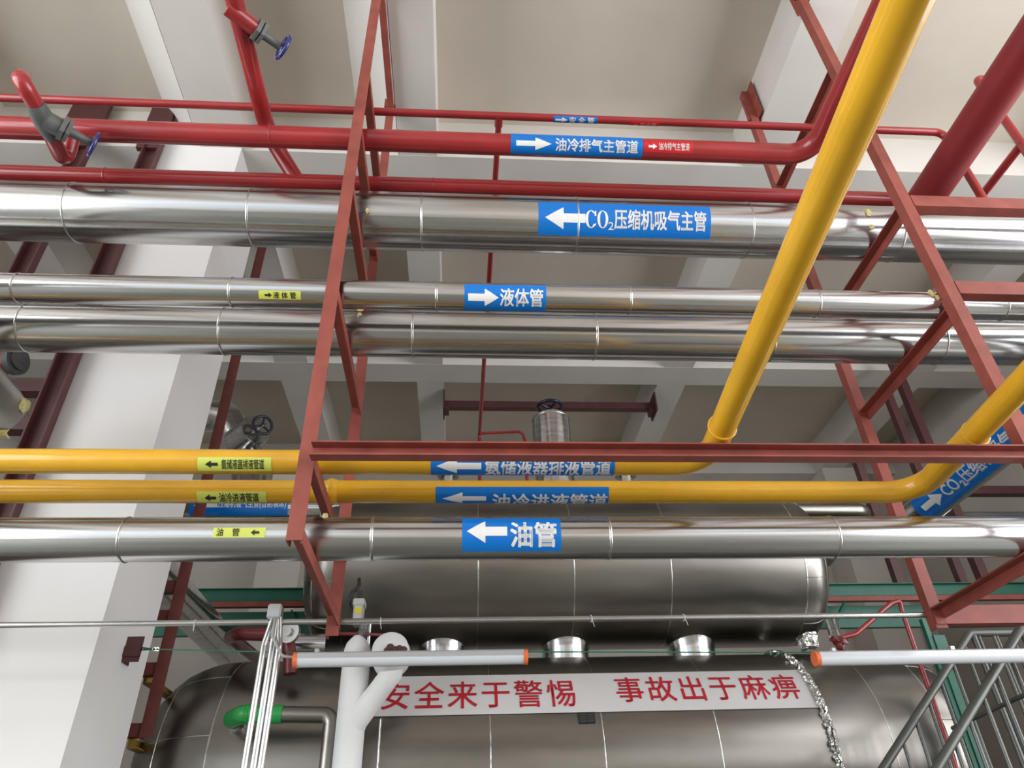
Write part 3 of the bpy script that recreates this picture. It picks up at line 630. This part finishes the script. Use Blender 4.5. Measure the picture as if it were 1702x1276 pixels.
h = W(658, 1056, YW-.1); tag(mesh_obj('sensing_line', tube(BM(), [h, W(600, 1053, YW-.02), W(555, 1053, YW-.02)], .011, 10), 'maroon'), 'thin dark sensing line crossing level behind the top of the white pipe', 'tube')
av = thing('valve_actuator', 'grey actuator box with yellow sticker on top of the white pipe', 'actuator', (xw, YW, ztop))
a0 = W(588, 1035); a1 = W(606, 998)
bm = BM(); lathe(bm, (xw+.03, YW, ztop+.01), (0,0,1), [(0, .03), (.03, .045), (.05, .03), (a0.z-ztop, .035)], 16); mesh_obj('stem_yoke', bm, 'cast', av)
bm = BM(); box(bm, (a0.x-.005, YW-.05, a0.z-.02), (a1.x, YW+.05, a1.z-.01)); box(bm, (a0.x-.012, YW-.055, a1.z-.05), (a1.x+.008, YW+.055, a1.z+.0)); bmesh.ops.bevel(bm, geom=bm.edges[:], offset=.006, segments=2, affect='EDGES'); mesh_obj('housing', bm, 'greybox', av)
y0, y1_ = W(589, 1019, YW-.051), W(601, 1009, YW-.051)
mesh_obj('sticker', box(BM(), (y0.x, YW-.0525, y0.z), (y1_.x, YW-.049, y1_.z)), mat('yellow_sticker', (.6, .5, .02, 1), .5), av, False)
mesh_obj('cable_gland', tube(BM(), [W(598, 998), W(598, 982)], .014, 12), 'rubber', av)
tag(mesh_obj('actuator_cable', tube(BM(), fillet([W(597, 962, YW+.05), W(597, 975, YW), W(584, 985), W(580, 1008), W(587, 1016)], .06), .013, 12), 'rubber'), 'black looped cable above the grey actuator box', 'cable')
tag(mesh_obj('steel_rod', tube(BM(), [W(615, 1035, 5.12), (W(615, 1035, 5.12).x, 5.12, .01)], .012, 12), 'galv'), 'thin upright metal tube just behind the white pipe', 'tube')
tag(mesh_obj('gauge_tube', tube(BM(), [W(632, 1195, 5.1), (W(632, 1195, 5.1).x, 5.1, .01)], .006, 10), 'galv'), 'very thin upright tube at the start of the banner', 'tube')
# green capped pipe in front of lower tank
YG = 5.05
gp = thing('green_capped_pipe', 'horizontal metal pipe with bright green painted end on the lower tank', 'pipe', W(420, 1186, YG))
pa = [W(385, 1195, YG+.12), W(402, 1187, YG), W(470, 1187, YG), W(552, 1188, YG), (W(552, 1188, YG).x, YG, .02)]
mesh_obj('green_elbow', tube(BM(), fillet(pa[:3], .05), .056, 28), 'leafgreen', gp)
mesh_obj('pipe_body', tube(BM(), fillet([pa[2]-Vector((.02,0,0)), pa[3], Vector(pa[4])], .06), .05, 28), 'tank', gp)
mesh_obj('stub', tube(BM(), [pa[0]+Vector((-.03, .30, -.02)), pa[0]+Vector((.02, -.0, .0))], .06, 28), 'clad', gp)
mesh_obj('joint_ring', lathe(BM(), W(411, 1187, YG), (1,0,0), [(0, .057), (0, .061), (.012, .061), (.012, .057)], 28, False), 'leafgreen', gp)
# maroon pipe into tank, flange
YM = 5.3
mp_ = thing('maroon_pipe', 'dark maroon pipe bending down to a round flange, behind the junction box', 'pipe', at(420, 1052, Y=YM))
za = at(420, 1052, Y=YM)
xm = at(400, 1040, Y=YM).x
mesh_obj('pipe_body', tube(BM(), fillet([(xm-.15, 2.9+YM, za.z+.25), (xm-.15, YM+.3, za.z+.06), (xm+.0, YM, za.z), at(478, 1055, Y=YM), at(482, 1095, Y=YM), at(482, 1120, Y=YM)], .12), .047, 28), 'maroon', mp_)
fc = at(484, 1052, Y=YM-.06)
mesh_obj('flange', lathe(BM(), fc, (-.35,-1,.0), [(0, .05), (0, .075), (.03, .075), (.03, .03), (.05, .03)], 24), 'galv', mp_)
# clad nozzle above lower tank, left
bm = BM(); p = at(517, 1068, Y=5.6); tube(bm, [(p.x-.14, 5.6, p.z-.02), (p.x+.12, 5.6, p.z-.02)], .085, 32)
tag(mesh_obj('clad_stub', bm, 'clad'), 'short clad cylinder on top of the lower tank behind the lamp cap', 'pipe')

# ------------------------------------------------------------------ support frame of posts behind the white column
YP = 5.2; xp = -2.0
sf = thing('support_rack', 'maroon ladder-like steel frame standing between the white column and the tank', 'steel frame', (xp, YP, 2.45))
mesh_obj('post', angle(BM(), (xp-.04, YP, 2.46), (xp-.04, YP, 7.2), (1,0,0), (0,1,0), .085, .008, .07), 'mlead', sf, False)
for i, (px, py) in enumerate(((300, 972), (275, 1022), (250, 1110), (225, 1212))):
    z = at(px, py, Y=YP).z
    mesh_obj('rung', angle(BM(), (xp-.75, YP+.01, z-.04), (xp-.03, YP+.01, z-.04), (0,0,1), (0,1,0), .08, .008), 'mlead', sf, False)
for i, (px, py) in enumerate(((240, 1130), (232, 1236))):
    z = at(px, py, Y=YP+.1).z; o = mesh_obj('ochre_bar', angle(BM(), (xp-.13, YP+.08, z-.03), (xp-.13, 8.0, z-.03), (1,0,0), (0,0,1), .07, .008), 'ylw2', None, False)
    tag(o, ['ochre angle bar running back beside the tank end, upper of two', 'ochre angle bar running back beside the tank end, lower of two'][i], 'steel bar')
zc = at(350, 1050, Y=6.9).z; xcp = at(350, 1050, Z=zc).x
tag(mesh_obj('insulated_pipe', tube(BM(), [(xcp, 5.1, zc), (xcp, 10.25, zc)], .15, 40), 'clad'), 'dull clad pipe running back past the tank end behind the maroon frame', 'pipe')
# posts in front of column
yp = 4.16
for i, (x0, x1, lab) in enumerate(((-2.83, -2.69, 'dark maroon upright post touching the white column'), (-3.42, -3.28, 'dark maroon upright post farther from the column, by the frame edge'))):
    t = thing('steel_post', lab, 'steel post', (x0, yp, 0))
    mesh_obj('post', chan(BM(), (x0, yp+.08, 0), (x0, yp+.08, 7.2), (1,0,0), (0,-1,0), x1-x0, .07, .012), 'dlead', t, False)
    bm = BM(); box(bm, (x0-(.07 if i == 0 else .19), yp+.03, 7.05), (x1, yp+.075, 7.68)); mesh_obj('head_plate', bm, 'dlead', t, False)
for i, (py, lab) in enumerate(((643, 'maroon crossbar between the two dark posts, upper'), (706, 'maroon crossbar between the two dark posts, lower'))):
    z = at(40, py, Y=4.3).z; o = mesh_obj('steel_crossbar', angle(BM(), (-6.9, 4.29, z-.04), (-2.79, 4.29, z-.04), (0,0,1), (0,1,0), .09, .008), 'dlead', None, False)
    tag(o, lab, 'steel bar')
# insulated pipe and red valve stub at left edge
zq = 3.95; qa = at(-45, 640, Z=zq); qe = at(15, 685, Z=zq)
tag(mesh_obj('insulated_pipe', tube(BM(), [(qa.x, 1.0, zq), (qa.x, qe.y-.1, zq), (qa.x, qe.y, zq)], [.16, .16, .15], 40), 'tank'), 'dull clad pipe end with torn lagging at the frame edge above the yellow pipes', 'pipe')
bm = BM(); blob(bm, Vector((qa.x+.15, qe.y-.05, zq+.02)), .05, (.5, 1, 1), 3); blob(bm, Vector((qa.x+.03, qe.y+.01, zq-.13)), .06, (1, 1, .6), 5); tag(mesh_obj('torn_foam', bm, 'foam'), 'scraps of yellow foam on the torn pipe end at the frame edge', 'foam')
rq = at(10, 602, Y=4.6); rs = thing('red_valve_stub', 'red pipe stub with grey flange peeking out below the clad pipes', 'valve', rq)
mesh_obj('pipe_body', tube(BM(), [(rq.x-.6, 4.7, rq.z+.02), (rq.x+.03, 4.6, rq.z)], .09, 28), 'red', rs)
mesh_obj('flange', lathe(BM(), (rq.x+.04, 4.6, rq.z+.02), (1,-.2,0), [(0, .08), (0, .115), (.05, .115), (.05, .08), (.07, .08)], 28), 'cast', rs)

# ------------------------------------------------------------------ green mezzanine steel behind the tanks
YGB = 7.1
zt = at(420, 976, Y=YGB).z
gb = thing('green_beam', 'green painted steel platform edge running level behind the tanks', 'steel beam', (0, YGB, zt-.4))
mesh_obj('edge_channel', chan(BM(), (-6.9, YGB+.05, zt-.135), (7.3, YGB+.05, zt-.135), (0,0,1), (0,-1,0), .13, .05, .008), 'green', gb, False)
mesh_obj('lower_channel', box(BM(), (-6.9, YGB+.10, zt-.43), (7.3, YGB+.16, zt-.21)), 'green', gb, False)
mesh_obj('stiffener', bar(BM(), at(625, 0, Y=YGB+.1)*0+Vector((-1.55, YGB+.09, zt-.4)), (-1.65, YGB+.09, zt-.2), (1,0,0), (0,1,0), .02, .03), 'green', gb, False)
tag(mesh_obj('red_rail', box(BM(), (-6.9, YGB-.02, zt-.195), (7.3, YGB+.04, zt-.145)), 'lead', None, False), 'dark red flat rail running just under the green platform edge', 'steel bar')
bm = BM(); p = at(1400, 1018, Y=YGB-.05); tube(bm, [p+Vector((-.12, .0, -.12)), p+Vector((.06, 0, .1))], .02, 8); tag(mesh_obj('green_brace', bm, 'green'), 'short slanted dark brace under the green platform edge by the upper tank', 'brace')

# ------------------------------------------------------------------ right side: valve, thin red pipe, green post, posts
YV = 5.0
rv = thing('drain_valve', 'dark red valve with foil wrapped pair of tubes at the end of the upper tank', 'valve', at(1385, 1065, Y=YV))
for px in (1374, 1386): mesh_obj('foil_tube', tube(BM(), [at(px, 1028, Y=YV+.3), at(px+10, 1060, Y=YV)], .02, 14), 'foil', rv)
bm = BM()
for i, (px, py, r) in enumerate(((1388, 1063, .034), (1400, 1066, .038), (1394, 1074, .03))): blob(bm, at(px, py, Y=YV), r, (1, .8, .8), i)
mesh_obj('valve_body', bm, 'maroon', rv)
mesh_obj('outlet', tube(BM(), [at(1402, 1064, Y=YV), at(1400, 1080, Y=YV)], .016, 12), 'maroon', rv)
tr = [at(1398, 1060, Y=YV), at(1422, 1054, Y=YV), at(1480, 1003, Y=YV), at(1496, 998, Y=YV), Vector((at(1520, 1075, Y=YV).x, YV, at(1505, 1010, Y=YV).z)), Vector((at(1520, 1075, Y=YV).x, YV, .05))]
path_pipe('red_drain_pipe', 'thin dark red pipe arching over then dropping beside the end of the lower tank', tr, .017, .12, 'red', seg=16)
gq = at(1551, 1055, Y=5.0)
bm = BM(); box(bm, (gq.x, 5.0, 0), (gq.x+.085, 5.06, gq.z)); box(bm, (gq.x-.035, 5.01, 0), (gq.x-.001, 5.05, gq.z+.12))
tag(mesh_obj('green_post', bm, 'green', None, False), 'green steel post standing behind the stair railing', 'steel post')
YPP = YGB+.08
for pa_, pb2, wd, lab, top in (((1428, 770), (1495, 950), .09, 'dark steel post on the green platform, just behind the rear rack post', None),
        ((1472, 645), (1532, 780), .085, 'slim dark steel post on the green platform, shorter one of the pair behind the crossbeam', 0),
        ((1500, 611), (1618, 930), .10, 'slim dark steel post on the green platform, taller one of the pair behind the crossbeam', ZB)):
    A_, B_ = at(*pa_, Y=YPP), at(*pb2, Y=YPP); x = (A_.x+B_.x)/2
    z1 = top if top else A_.z+(.12 if top is None else 0)
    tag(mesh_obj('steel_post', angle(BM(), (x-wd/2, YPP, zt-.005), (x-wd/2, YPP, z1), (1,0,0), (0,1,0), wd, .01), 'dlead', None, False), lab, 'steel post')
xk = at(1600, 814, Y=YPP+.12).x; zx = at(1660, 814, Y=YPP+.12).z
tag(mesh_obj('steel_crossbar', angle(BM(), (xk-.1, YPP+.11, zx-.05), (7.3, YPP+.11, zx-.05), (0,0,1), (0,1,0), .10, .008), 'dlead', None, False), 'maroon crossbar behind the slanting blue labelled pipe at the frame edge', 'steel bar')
zx = at(1660, 856, Y=YPP+.15).z
tag(mesh_obj('grey_pipe', tube(BM(), [(at(1575, 856, Y=YPP+.15).x, YPP+.15, zx), (7.3, YPP+.15, zx)], .04, 16), 'cast'), 'thin dark grey pipe running level above the lowest clad pipe at the frame edge', 'pipe')
pz = at(1360, 848, Y=6.25).z; px1 = at(1442, 848, Y=6.25).x
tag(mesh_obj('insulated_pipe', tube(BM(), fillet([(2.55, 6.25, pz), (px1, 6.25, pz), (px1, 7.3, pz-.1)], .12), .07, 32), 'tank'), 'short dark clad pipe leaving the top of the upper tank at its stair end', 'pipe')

# ------------------------------------------------------------------ stair railing
sl = .905; YR1, YR2 = 4.02, 4.72; X0, Z0 = 3.243, 2.752
def rz(x): return Z0+sl*(x-X0)
XT = 3.42; XBm = 0.75
st = thing('stair_railing', 'grey steel stair railing with slanted handrails and upright bars, lower corner by the stairs', 'railing', (2.4, 4.4, 0))
mesh_obj('handrail', tube(BM(), fillet([(XBm, YR1, rz(XBm)), (XT+.25, YR1, rz(XT+.25)), (XT+.9, YR1, rz(XT+.25))], .06), .025, 20), 'rail', st)
mesh_obj('handrail', tube(BM(), fillet([(XBm, YR2, rz(XBm)), (XT, YR2, rz(XT)), (6.0, YR2, rz(XT))], .05), .025, 20), 'rail', st)
for Yr in (YR1, YR2):
    x = XBm+.1
    while x < XT+.2:
        if x > 1.6:
            mesh_obj('baluster', tube(BM(), [(x, Yr, max(0.05, rz(x)-1.0)), (x, Yr, rz(min(x, XT if Yr == YR2 else x))-.01)], .0115, 12), 'rail', st)
        x += .125
for k in range(14):
    x = XT+.16+.13*k; mesh_obj('baluster', tube(BM(), [(x, YR2, rz(XT)-1.05), (x, YR2, rz(XT)-.01)], .011, 12), 'rail', st)
for Yr in (YR1, YR2):
    mesh_obj('stringer', bar(BM(), (XBm+.2, Yr, rz(XBm+.2)-1.0), (XT+.1, Yr, rz(XT+.1)-1.0), (0,1,0), (-sl,0,1), .05, .2), 'rail', st, False)
for xq in (2.05, XT+.02):
    for Yr in (YR1, YR2): mesh_obj('newel_post', tube(BM(), [(xq, Yr, max(.0, rz(xq)-1.05)), (xq, Yr, rz(xq))], .02, 14), 'rail', st)
n = 11
for k in range(n):
    x = XBm+.35+(XT-XBm-.35)*k/n; mesh_obj('tread', box(BM(), (x, YR1, rz(x)-1.03), (x+.25, YR2, rz(x)-1.0)), 'rail', st, False)
mesh_obj('landing', box(BM(), (XT, YR1, rz(XT)-1.09), (6.0, YR2+.02, rz(XT)-1.04)), 'rail', st, False)
m0, m1 = at(1583, 1210, Y=YR2), at(1702, 1155, Y=YR1)
mesh_obj('tie_bar', tube(BM(), [m0, m1, m1+(m1-m0)*.15], .012, 10), 'rail', st)
for xq in (3.5, 5.9):
    for Yr in (YR1, YR2): mesh_obj('landing_leg', box(BM(), (xq-.03, Yr-.03, 0), (xq+.03, Yr+.03, rz(XT)-1.09)), 'rail', st, False)
